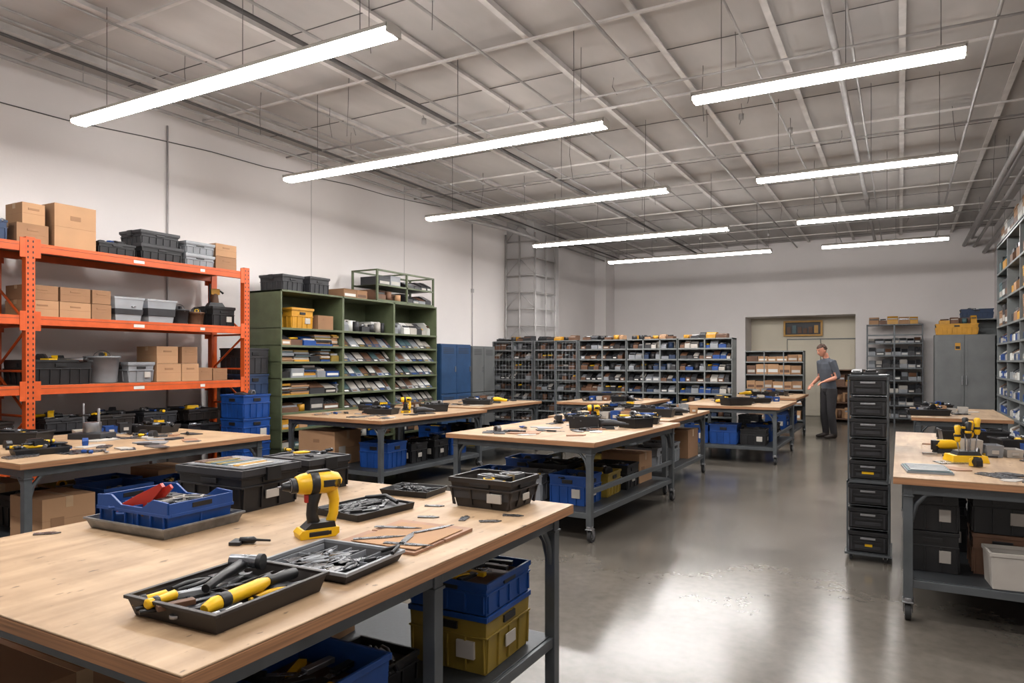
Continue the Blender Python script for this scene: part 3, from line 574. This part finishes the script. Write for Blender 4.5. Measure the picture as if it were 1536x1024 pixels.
P(crate(.34,.34,.26,CLR,ta=.8,ribs=False,fill=(5,.6)),'clear_tote',4.56,2); P(crate(.36,.34,.26,CLR,ta=.8,ribs=False,fill=(5,.7)),'clear_tote',4.94,2)
def bucket(r,h,m,name,y,l,x=XC,z=None):
    b=MB(); b.loft([(0,0,0),(0,0,.01),(0,0,h-.02),(0,0,h-.019),(0,0,h)],[r*.8,r*.82,r*.97,r*1.03,r*1.03],m,18,ref=(0,1,0)); b.loft([(0,0,h-.001),(0,0,h+.002)],[r*.93,r*.93],BLK,18,ref=(0,1,0))
    b.loft([(r*math.cos(a*.35-.0),0,h-.03+.09*math.sin(a*.35)) for a in range(10)],.004,ZINC,6)
    for i in range(5): tool(b,R.uniform(-.03,.03),R.uniform(-.03,.03),h,R.uniform(0,6),'tp',.7)
    b.T(); b.obj(name,x,y,on(l),0)
bucket(.11,.18,BLK2,'parts_bucket',5.26,2); bucket(.10,.16,COPR,'parts_bucket',5.48,2)
P(crate(.32,.34,.22,BLK,lab=True,lid=BLK),'black_storage_bin',5.75,2)
mb=MB(); mb.fr(.2,.16,.14,.12,0,.05,BLK); mb.cyl((0,0,.05),(0,0,.16),.05,COPR,12,r2=.035); mb.loft([(0,0,.14),(.06,0,.2),(.1,0,.17)],.014,BLK,8); mb.bx(-.05,.05,-.03,.03,.15,.22,YEL2); mb.cyl((-.06,0,.05),(-.06,0,.28),.01,BLK,8); mb.obj('power_router',XC,5.75,on(2)+.243,1.2,.002)
P(crate(.62,.44,.24,BLK,fill=(14,.85)),'black_storage_bin',3.83,1)
bucket(.17,.28,GTOTE,'grey_bucket',4.36,1); P(crate(.3,.34,.2,GTOTE,ta=.85,lab=True,lid=GTOTE),'grey_tote',4.69,1)
P(card(.3,.36,.2),'cardboard_box',5.01,1); P(card(.26,.36,.19),'cardboard_box',4.99,1,.203); P(card(.22,.36,.2),'cardboard_box',5.28,1); P(card(.2,.36,.19),'cardboard_box',5.27,1,.203)
P(card(.19,.3,.15),'cardboard_box',5.50,1); P(card(.2,.3,.14),'cardboard_box',5.71,1)
for y,w,k in ((3.25,.4,0),(3.9,.45,1),(4.4,.45,0),(4.9,.45,1),(5.45,.45,0)): P(crate(w,.42,.22,BLK if k else BLK2,lid=BLK2 if k else None,fill=None if k else (12,.9)),'black_storage_bin',y,0); P(crate(w*.9,.4,.13,BLK2 if k else BRN,fill=(8,.9)),'black_storage_bin',y,0,.265)
for y in (1.5,2.1,2.7): P(card(.5,.45,.4),'cardboard_box',y,2); P(card(.5,.45,.35),'cardboard_box',y,1); P(card(.5,.45,.4),'cardboard_box',y,3)
for i in range(5): crate(.44,.42,.33,BLU2 if i<4 else BLK2,lab=(i==2)).obj('blue_storage_tote',-7.45,6.27,i*.335+.001,RG,.002)
for i in range(4): crate(.40,.40,.275,BLU,lab=(i%2==0),fill=(6,.85) if i==3 else None).obj('stacking_crate',-6.80,5.74,i*.279+.001,RG,.002)
# ---------------------------------------------------------------- shelving
def unit(name,X,Y,rz,W,D,H_,levels,m,cols=1,back=True,t=.02,posts=False):
    mb=MB()
    for i in range(cols+1):
        x=i*W/cols
        if posts:
            for y in (0,D): mb.bx(x-.018 if i else 0,x+.018 if i<cols else x,y-.018 if y else 0,y+.018 if not y else y,0,H_,m)
        else: mb.bx(max(0,x-t/2),min(W,x+t/2) if i<cols else W,0,D,0,H_,m)
    for z in levels:
        mb.bx(0,W,0,D,z-.012,z,m); mb.bx(0,W,-.004,.012,z-.03,z,m)
    mb.bx(0,W,0,D,H_-.025,H_,m)
    if back: mb.bx(0,W,D-.01,D,0,H_,m)
    return mb.obj(name,X,Y,0,rz,.002)
INN=[BLK,BLK2,COPR,ZINC,GTOTE,OFFW,BLADE]
def fill(mb,x0,x1,y0,y1,z,h,kind,cols,w=(.09,.16)):
    x=x0
    while x<x1-.06:
        ww=min(R.uniform(*w),x1-x); a,b=x+.005,x+ww-.005; c=R.choice(cols); hh=h*R.uniform(.6,.9); D=y1-y0
        kd=kind
        if kind=='any': kd=R.choice(['stack','stack','box','mix','bins'])
        if kd=='bins':
            mb.prism([(y0,z),(y1,z),(y1,z+hh),(y0+.4*D,z+hh),(y0,z+.45*hh)],a,b,c)
            mb.prism([(y0+.02*D,z+.47*hh),(y0+.38*D,z+hh*.98),(y0+.36*D,z+hh*1.02),(y0,z+.52*hh)],a+.006,b-.006,R.choice(INN))
            if R.random()<.45: mb.bx(a+.02,b-.02,y0-.003,y0,z+.12*hh,z+.32*hh,R.choice([WHT,OFFW]))
        elif kd=='stack':
            n=int(hh/.016); zz=z
            for i in range(n):
                q=R.uniform(.008,.03); s=R.uniform(-.012,.012); mb.bx(a+max(0,s),b+min(0,s),y0+R.uniform(0,.05),y1-.02,zz,zz+q,R.choice(cols)); zz+=q+.001
                if zz>z+h*.8: break
        elif kd=='cases':
            mb.prism([(y0,z),(y0+.09*D,z),(y0+.42*D,z+hh),(y0+.34*D,z+hh)],a,b,c)
            ny=.34*D/hh
            def yz(t,o): return (y0+ny*hh*t-o,z+hh*t)
            mb.prism([yz(.28,.003),yz(.92,.003),yz(.92,-.001),yz(.28,-.001)],a+.012,b-.012,R.choice([WHT,OFFW,GTOTE,OFFW,TEAL,COPR]))
            mb.prism([yz(.06,.003),yz(.18,.003),yz(.18,-.001),yz(.06,-.001)],a+.02,b-.06,R.choice([WHT,YELD,COPR,BLU]))
            mb.bx(a+.01,b-.01,y0+.5*D,y1-.02,z,z+hh*.9,R.choice([BLK2,GTOTE,BLK]))
        elif kd=='mix':
            q=R.random()
            if q<.45: mb.prism([(y0,z),(y1,z),(y1,z+hh),(y0+.3*D,z+hh),(y0,z+.5*hh)],a,b,c); mb.bx(a+.01,b-.01,y0+.02,y0+.15*D,z+.4*hh,z+.75*hh,R.choice(INN))
            elif q<.75:
                mb.bx(a,b,y0+.02,y1-.02,z,z+hh*.5,c); mb.cyl((a+.02,y0+.06,z+hh*.6),(b-.02,y0+.1,z+hh*.65),.014,R.choice([YEL,BLK,ZINC,COPR]),8)
            else:
                mb.cyl(((a+b)/2,y0+.07,z),((a+b)/2,y0+.07,z+hh*.8),min(.05,(b-a)/2),c,10); mb.bx(a,b,y0+.14,y1-.02,z,z+hh*.9,R.choice(cols))
        elif kd=='box':
            mb.bx(a,b,y0,y1-.03,z,z+hh,c); mb.bx(a+.02,b-.02,y0-.002,y0,z+.2*hh,z+.5*hh,R.choice([WHT,OFFW,COPR])); mb.bx(a-.003,b+.003,y0-.004,y1-.03,z+hh*.86,z+hh*.95,c)
        x+=ww
GX,GY,GW=-7.1,6.56,3.53
glev=[.1,.35,.6,.82,1.05,1.28,1.50,1.72,1.95]
unit('green_shelving_unit',GX,GY,RG,GW,.6,2.45,glev,GRN,cols=3,t=.04)
mb=MB(); c3=GW/3
for z in glev[:-1]:
    fill(mb,.04,c3-.04,.04,.5,z,.19,'any',[OFFW,CARD,COPR,BLU,YEL2,BLK2,CARD,TEAL,GTOTE,YELD,BLK],(.16,.34))
    for k in (1,2):
        if z<.7: fill(mb,c3*k+.04,c3*(k+1)-.04,.04,.5,z,.19,'any',[OFFW,COPR,BLU,BLK2,GTOTE,CARD],(.14,.24))
        else: fill(mb,c3*k+.04,c3*(k+1)-.04,.02,.5,z,.2,'cases',[BLK2,BLK,BLU2,GTOTE],(.14,.19))
for k in (1,2): fill(mb,c3*k+.05,c3*(k+1)-.06,.1,.5,1.95,.26,'mix',[GTOTE,OFFW,BLK2,WHT],(.14,.2))
mb.obj('shelf_stock',GX,GY,.001,RG)
crate(.4,.45,.26,YEL2,lab=True,lid=YEL2).obj('amber_bin',-7.36,GY+.42,1.951,RG,.002); card(.3,.4,.2).obj('cardboard_box',-7.36,GY+.88,1.951,RG)
crate(.38,.44,.20,BLK2,lid=BLK2).obj('grey_tote',-7.4,6.85,2.451,RG,.002); crate(.38,.44,.22,BLK2,lid=BLK2).obj('grey_tote',-7.4,7.35,2.451,RG,.002)
mb=MB(); W=1.5
for x in (0,W/2,W):
    for y in (0,.5): mb.bx(x-.015,x+.015,y-.015,y+.015,0,.5,GRN)
for z in (.02,.26,.49):
    mb.bx(0,W,-.015,.015,z-.015,z+.01,GRN); mb.bx(0,W,.485,.515,z-.015,z+.01,GRN)
    if z<.4: mb.bx(0,W,0,.5,z-.004,z,GRN)
for x in (0,W/2,W): mb.bx(x-.012,x+.012,0,.5,.478,.5,GRN)
fill(mb,.03,W/2-.03,.02,.46,.02,.22,'mix',[CARD,COPR,BLK2],(.15,.3)); fill(mb,W/2+.03,W-.03,.02,.46,.02,.2,'bins',[BLK,BLK2,GTOTE],(.15,.22)); fill(mb,W/2+.03,W-.03,.02,.46,.26,.18,'bins',[BLK,BLK2],(.15,.22)); fill(mb,.1,W/2-.1,.05,.46,.26,.2,'box',[BLK2,GTOTE],(.2,.3))
mb.obj('wire_shelf_cage',-7.15,8.55,2.451,RG)
mb=MB(); fill(mb,0,.55,.05,.4,0,.2,'box',[CARD,CARD2],(.2,.3)); mb.obj('cardboard_trays',-7.15,7.85,2.451,RG)
def locker(X,Y,w,d,h,m,n,name):
    mb=MB(); mb.bx(0,w,0,d,.06,h,m); mb.bx(.02,w-.02,.03,d,0,.06,BLK)
    for i in range(n):
        x0=i*w/n+.008; x1=(i+1)*w/n-.008
        for z0,z1 in ((.08,h/2-.01),(h/2+.01,h-.02)):
            mb.bx(x0,x1,-.014,0,z0,z1,m); mb.bx(x1-.05,x1-.035,-.03,-.014,(z0+z1)/2-.05,(z0+z1)/2+.05,ZINC)
            for k in range(4): mb.bx(x0+.06,x1-.08,-.017,-.014,z1-.06-k*.03,z1-.05-k*.03,BLK2)
    mb.obj(name,X,Y,0,RG,.003)
locker(-7.2,10.35,1.0,.6,1.82,NAVY,2,'blue_locker'); locker(-7.2,11.4,.85,.6,1.80,GRYD,2,'grey_locker')
blev=[.08,.29,.5,.71,.92,1.13,1.34,1.55,1.75]
for i in range(5):
    x0=-7.62+i*1.0
    unit('grey_shelving_unit',x0,12.9,0,.985,.4,1.93,blev,GRY,cols=2 if i!=3 else 3,t=.025)
    mb=MB()
    for z in blev:
        cs=[BLK,BLK2,COPR,COPR,BRN,BLK2,GTOTE] if i<3 else [BLU,BLK2,GTOTE,OFFW,BLU2,COPR,BLK2]
        fill(mb,.03,.955,.02,.37,z,.17,'bins' if R.random()<.55 else 'mix',cs,(.09,.15))
    mb.obj('shelf_bins',x0,12.9,.001)
    mb=MB()
    fill(mb,.05,.9,.05,.3,0,.12,'mix',[BLK,BLK2,COPR,YEL2,CARD],(.12,.2)); mb.obj('shelf_top_tools',x0,12.9,1.931)
mb=MB()
for i in range(2):
    x0=-7.6+i*1.0
    for k in range(13): mb.cyl((x0+k*.078,12.88,.1),(x0+k*.078,12.88,1.9),.003,ZINC,5)
    for k in range(12): mb.cyl((x0,12.876,.12+k*.16),(x0+.94,12.876,.12+k*.16),.003,ZINC,5)
    for x in (x0,x0+.46,x0+.94): mb.bx(x-.012,x+.012,12.865,12.89,.08,1.92,ZINC)
mb.obj('mesh_cage_doors')
unit('low_shelving_unit',-3.25,17.4,0,1.3,.4,1.75,[.15,.5,.85,1.2,1.5],GRY,cols=3)
mb=MB()
for z in [.15,.5,.85,1.2,1.5]: fill(mb,.03,1.27,.02,.36,z,.27 if z<1.4 else .18,'box',[CARD,CARD2,COPR,CARD],(.18,.26))
mb.obj('shelf_boxes',-3.25,17.4,.001)
unit('wooden_parts_rack',-1.45,19.0,0,.7,.4,1.3,[.1,.5,.9],COPR,cols=1)
mb=MB()
for z in (.1,.5,.9): fill(mb,.03,.67,.02,.36,z,.33,'mix',[CARD,CARD2,COPR,YEL2],(.15,.24))
mb.obj('rack_boxes',-1.45,19.0,.001)
unit('grey_shelving_unit',-.72,19.2,0,1.2,.45,2.4,[.15,.45,.75,1.05,1.35,1.65,1.95,2.15],STEEL,cols=2,posts=True,back=False)
mb=MB()
for z in [.15,.45,.75,1.05,1.35,1.65,1.95]: fill(mb,.04,1.16,.02,.4,z,.24 if z<1.9 else .15,'bins',[GTOTE,OFFW,BLK2,GTOTE,BLK],(.14,.2))
fill(mb,.05,1.1,.05,.4,2.401,.25,'mix',[COPR,CARD,YEL2],(.15,.3)); mb.obj('shelf_bins',-.72,19.2,.001)
mb=MB(); W=1.1
mb.bx(0,W,0,.5,.08,2.08,GRYD); mb.bx(.03,W-.03,.03,.48,0,.08,BLK)
for k in range(2):
    mb.bx(k*W/2+.01,(k+1)*W/2-.006,-.02,0,.1,2.06,GRYD); mb.bx(k*W/2+.06,(k+1)*W/2-.06,-.026,-.02,.2,1.96,GRYD)
mb.bx(W/2-.05,W/2-.03,-.05,-.02,1.0,1.2,ZINC); mb.bx(W/2+.03,W/2+.05,-.05,-.02,1.0,1.2,ZINC); mb.bx(.38,.48,-.029,-.026,1.75,1.9,YEL2); mb.bx(.39,.47,-.031,-.029,1.77,1.83,BLK)
mb.obj('steel_cabinet',.66,17.9,0,0,.004)
crate(.8,.42,.24,YEL2,fill=(5,.8)).obj('amber_bin',1.08,18.15,2.082,0,.002)
crate(.62,.42,.22,BLU2,fill=(5,.8)).obj('blue_storage_tote',1.5,18.8,2.452,0,.002); unit('grey_shelving_unit',1.1,18.55,0,.8,.5,2.45,[.2,.7,1.2,1.7,2.1],GRY)
mb=MB(); fill(mb,0,.7,.0,.3,0,.2,'mix',[YEL2,COPR,BLK2,TEAL],(.14,.22)); mb.obj('cabinet_top_parts',.75,18.0,2.325)
RY1,RW=14.2,6.4; RX=1.42
rl=[.12,.4,.68,.96,1.24,1.52,1.8,2.08,2.5,2.95,3.4]
unit('wall_shelving_unit',RX,RY1,-RG,RW,.5,3.45,rl,GRY,cols=5,t=.03,back=False)
mb=MB()
for j,z in enumerate(rl[:-1]):
    h=(rl[j+1]-z)*.9
    cs=[BLU,OFFW,WHT,BLU,GTOTE,BLU2] if z<2 else [CARD,CARD2,YEL2,OFFW,TEAL,COPR,BLK2]
    for k in range(5): fill(mb,RW*k/5+.04,RW*(k+1)/5-.04,.03,.46,z,h,'bins' if z<1.9 else ('box' if R.random()<.6 else 'mix'),cs,(.15,.24) if z<2 else (.25,.42))
fill(mb,.1,RW-.1,.05,.45,3.451,.35,'box',[CARD,CARD2,BLK2,OFFW],(.3,.5))
mb.obj('shelf_stock',RX,RY1,.001,-RG)
# ---------------------------------------------------------------- drawer tower
mb=MB(); W,D=.29,.42
def frame(z0,z1,w):
    for x in (-w/2,w/2-.014):
        for y in (0,D-.014): mb.bx(x,x+.014,y,y+.014,z0,z1,STEEL)
    for z in (z0,z1-.012):
        mb.bx(-w/2,w/2,0,.014,z,z+.012,STEEL); mb.bx(-w/2,w/2,D-.014,D,z,z+.012,STEEL); mb.bx(-w/2,-w/2+.014,0,D,z,z+.012,STEEL); mb.bx(w/2-.014,w/2,0,D,z,z+.012,STEEL)
def drw(z0,h,w):
    mb.prism([(.006,z0+h*.06),(D-.02,z0+h*.06),(D-.02,z0+h*.9),(.006,z0+h*.9)],-w/2+.016,w/2-.016,BLK)
    mb.bx(-w/2+.02,w/2-.02,-.012,.006,z0+h*.1,z0+h*.72,BLK); mb.bx(-w/2+.012,w/2-.012,-.016,.02,z0+h*.76,z0+h*.92,BLK)
    mb.bx(-w/2+.05,w/2-.05,-.022,-.012,z0+h*.42,z0+h*.5,BLK); mb.bx(-w/2+.06,w/2-.06,-.014,-.012,z0+h*.2,z0+h*.34,BLK2)
    mb.bx(-.05,.05,-.02,-.012,z0+h*.60,z0+h*.68,ZINC)
    for x in (-w/2+.03,w/2-.04): mb.bx(x,x+.01,-.018,-.012,z0+h*.1,z0+h*.72,BLK2)
    mb.bx(-w/2+.014,w/2-.014,.0,D,z0,z0+.005,STEEL)
frame(0.05,.60,W); frame(.60,1.40,W-.015)
mb.bx(-W/2-.012,W/2+.012,-.012,D+.01,.05,.066,STEEL)
for i in range(3): drw(.068+i*.176,.174,W)
for i in range(5): drw(.615+i*.157,.155,W-.015)
mb.bx(-W/2+.01,W/2-.01,0.01,D-.01,1.388,1.40,STEEL); mb.bx(-.04,.04,-.016,-.012,.66,.69,YEL); mb.bx(-.02,.03,-.016,-.012,.12,.14,YEL)
for x in (-W/2+.03,W/2-.03):
    for y in (.03,D-.03): mb.cyl((x-.01,y,.024),(x+.01,y,.024),.024,RUB,14); mb.bx(x-.016,x+.016,y-.012,y+.012,.03,.05,ZINC)
fill(mb,-.12,.12,.04,.36,1.401,.05,'mix',[BLK,BLK2],(.08,.12))
mb.obj('drawer_tower',-.21,5.86,0,0,.0015)
# ---------------------------------------------------------------- people
def person(name,x,y,rz,shirt,lean=7,nod=24):
    mb=MB(); S=SHIRT
    rf=(0,1,0)
    def rotM(p,a): p=Vector(p); return Matrix.Translation(p)@Matrix.Rotation(math.radians(a),4,'X')@Matrix.Translation(-p)
    ML=rotM((0,0,.95),lean); MH=ML@rotM((0,-.01,1.62),nod)
    mb.M=ML
    mb.loft([(0,0,.86),(0,0,.92),(0,.005,1.0),(0,.0,1.1),(0,-.005,1.22),(0,-.005,1.36),(0,.0,1.46),(0,.008,1.53),(0,.01,1.565)],
            [(.13,.09),(.165,.115),(.168,.12),(.162,.115),(.178,.122),(.2,.13),(.198,.118),(.125,.085),(.065,.06)],S,20,rf)
    mb.loft([(0,.01,1.54),(0,-.006,1.6),(0,-.022,1.66)],[(.062,.062),(.056,.058),(.055,.06)],S,14,rf)
    arms=[]
    for s in (-1,1):
        mb.M=ML
        sh=Vector((s*.2,.0,1.485)); el=Vector((s*.275,.03,1.20)); wr=Vector((s*.2,-.21,1.08 if s<0 else 1.14))
        mb.loft([sh+Vector((-s*.06,0,.01)),sh,sh.lerp(el,.3),sh.lerp(el,.8),el],[(.058,.062),(.068,.07),(.062,.063),(.054,.056),(.048,.05)],S,14,rf)
        mb.loft([sh.lerp(el,.85),el,el.lerp(wr,.3),el.lerp(wr,.75),wr],[.046,.046,.043,.034,.028],S,14,rf)
        dr=(wr-el).normalized()
        mb.loft([wr-dr*.01,wr+dr*.03,wr+dr*.085],[(.024,.022),(.036,.018),(.038,.015)],S,12)
        side=Vector((0,0,1)).cross(dr).normalized()
        for k,ln in enumerate((.062,.072,.066,.052)):
            b=wr+dr*.082+side*((k-1.5)*.0195)
            q1=b+dr*ln*.45+Vector((0,0,-.006)); q2=q1+dr*ln*.3+Vector((0,0,-.018)); q3=q2+dr*ln*.12+Vector((0,0,-.02))
            mb.loft([b-dr*.02,b,q1,q2,q3],[.0095,.0095,.009,.0085,.007],S,8)
        tb=wr+dr*.03-side*s*.028
        mb.loft([tb,tb-side*s*.022+dr*.02+Vector((0,0,-.012)),tb-side*s*.024+dr*.045+Vector((0,0,-.024))],[.012,.011,.009],S,8)
        arms.append((el,wr)); mb.T()
        hp=Vector((s*.09,0,.93)); kn=Vector((s*.11,-.03,.5)); an=Vector((s*.12,.02,.09))
        mb.loft([hp+Vector((0,0,.03)),hp.lerp(kn,.15),hp.lerp(kn,.5),kn,kn.lerp(an,.3),kn.lerp(an,.75),an,an+Vector((0,0,-.04))],
                [(.085,.1),(.095,.108),(.086,.094),(.07,.075),(.07,.077),(.062,.068),(.06,.066),(.056,.06)],S,16,rf)
        mb.loft([(s*.12,.07,.045),(s*.12,.05,.05),(s*.122,-.03,.05),(s*.13,-.11,.036),(s*.133,-.17,.03),(s*.133,-.19,.028)],[(.035,.04),(.043,.048),(.045,.05),(.048,.036),(.04,.028),(.02,.018)],S,14)
    mb.M=MH
    hc=Vector((0,-.04,1.745))
    mb.loft([hc+Vector((0,-.03,-.115)),hc+Vector((0,-.03,-.1)),hc+Vector((0,-.02,-.06)),hc+Vector((0,-.006,-.01)),hc+Vector((0,.004,.04)),hc+Vector((0,.008,.085)),hc+Vector((0,.01,.112)),hc+Vector((0,.01,.122))],
            [(.022,.026),(.04,.05),(.06,.076),(.071,.09),(.075,.096),(.064,.082),(.036,.048),(.01,.012)],S,22,rf)
    mb.loft([hc+Vector((0,-.092,.012)),hc+Vector((0,-.106,-.012)),hc+Vector((0,-.112,-.03)),hc+Vector((0,-.095,-.04))],[(.008,.01),(.01,.011),(.014,.012),(.012,.01)],S,8,rf)
    for s in (-1,1): mb.ell(hc+Vector((s*.076,.008,-.012)),(.011,.019,.032),S,10,8)
    mb.T()
    src=mb.obj('tmp')
    rm=src.modifiers.new('r','REMESH'); rm.mode='VOXEL'; rm.voxel_size=.0085; rm.use_smooth_shade=True
    sm=src.modifiers.new('s','SMOOTH'); sm.iterations=2; sm.factor=.5
    dg=bpy.context.evaluated_depsgraph_get(); dg.update()
    me=bpy.data.meshes.new_from_object(src.evaluated_get(dg)); me.name=name+'_body'
    bpy.data.objects.remove(src)
    me.materials.clear()
    for m in (shirt,SKIN,TROU,SHOE,HAIR): me.materials.append(m)
    idx=[]; IL=ML.inverted(); IH=MH.inverted()
    for p in me.polygons:
        c=p.center.copy(); k=0; cl=IL@c
        if c.z<.095: k=3
        elif c.z<.975 and abs(c.y)<.17 and abs(c.x)<.23: k=2
        elif cl.z>1.57: k=1
        else:
            for el,wr in arms:
                ax=(wr-el); tt=(cl-el).dot(ax)/ax.length_squared
                if tt>.12 and (cl-(el+ax*tt)).length<.11 and cl.y<-.02 and (abs(cl.x)>.17 or cl.y<-.15): k=1
        ch=IH@c; h=ch-hc
        if cl.z>1.60:
            if (h.z>.062 or (h.y>.035 and h.z>-.055) or (h.z>.0 and h.y>.0 and abs(h.x)>.05)) : k=4
        idx.append(k)
    me.polygons.foreach_set('material_index',idx); me.polygons.foreach_set('use_smooth',[True]*len(idx)); me.update()
    root=bpy.data.objects.new(name,None); scene.collection.objects.link(root); root.location=(x,y,0); root.rotation_euler=(0,0,rz)
    b=bpy.data.objects.new('body',me); scene.collection.objects.link(b); b.parent=root
    h=MB(); h.M=MH
    for i in range(90):
        a=R.uniform(-math.pi,math.pi); e=R.uniform(-.1,1.4)
        p=hc+Vector((math.cos(a)*.068*math.cos(e),.012+math.sin(a)*.085*math.cos(e),.01+.106*math.sin(e)))
        if p.y<hc.y-.03 and p.z<hc.z+.07: continue
        if abs(p.x)>.05 and p.y<hc.y+.02 and p.z<hc.z+.03: continue
        h.ell(p,(.016,.02,.014),HAIR,8,6)
    h.obj('hair',parent=root)
    f=MB(); f.M=MH
    for s in (-1,1):
        f.ell(hc+Vector((s*.028,-.083,.006)),(.011,.008,.006),WHT,8,6); f.ell(hc+Vector((s*.028,-.089,.006)),(.005,.004,.005),EYE,8,6)
        f.bx(s*.028-.014,s*.028+.014,hc.y-.094,hc.y-.082,hc.z+.024,hc.z+.029,HAIR)
    f.ell(hc+Vector((0,-.094,-.06)),(.021,.007,.006),LIP,10,6)
    f.obj('face_details',parent=root)
    c=MB(); c.M=ML; c.loft([(-.06,.03,1.572),(0,-.055,1.545),(.06,.03,1.572)],.012,shirt,8)
    c.obj('collar',parent=root)
person('man_standing',-1.22,15.05,math.radians(-50),SHIRT,lean=6,nod=16)
# ---------------------------------------------------------------- camera & world
w=bpy.data.worlds.new('world'); scene.world=w; w.use_nodes=True; w.node_tree.nodes['Background'].inputs[0].default_value=(.5,.52,.55,1); w.node_tree.nodes['Background'].inputs[1].default_value=.3
cd=bpy.data.cameras.new('camera'); cam=bpy.data.objects.new('camera',cd); scene.collection.objects.link(cam)
cam.location=(0,0,1.5); cam.rotation_euler=(math.pi/2,0,math.radians(29)); cd.sensor_width=36; cd.lens=1050/1536*36; cd.shift_y=30/1536; cd.clip_end=100
scene.camera=cam
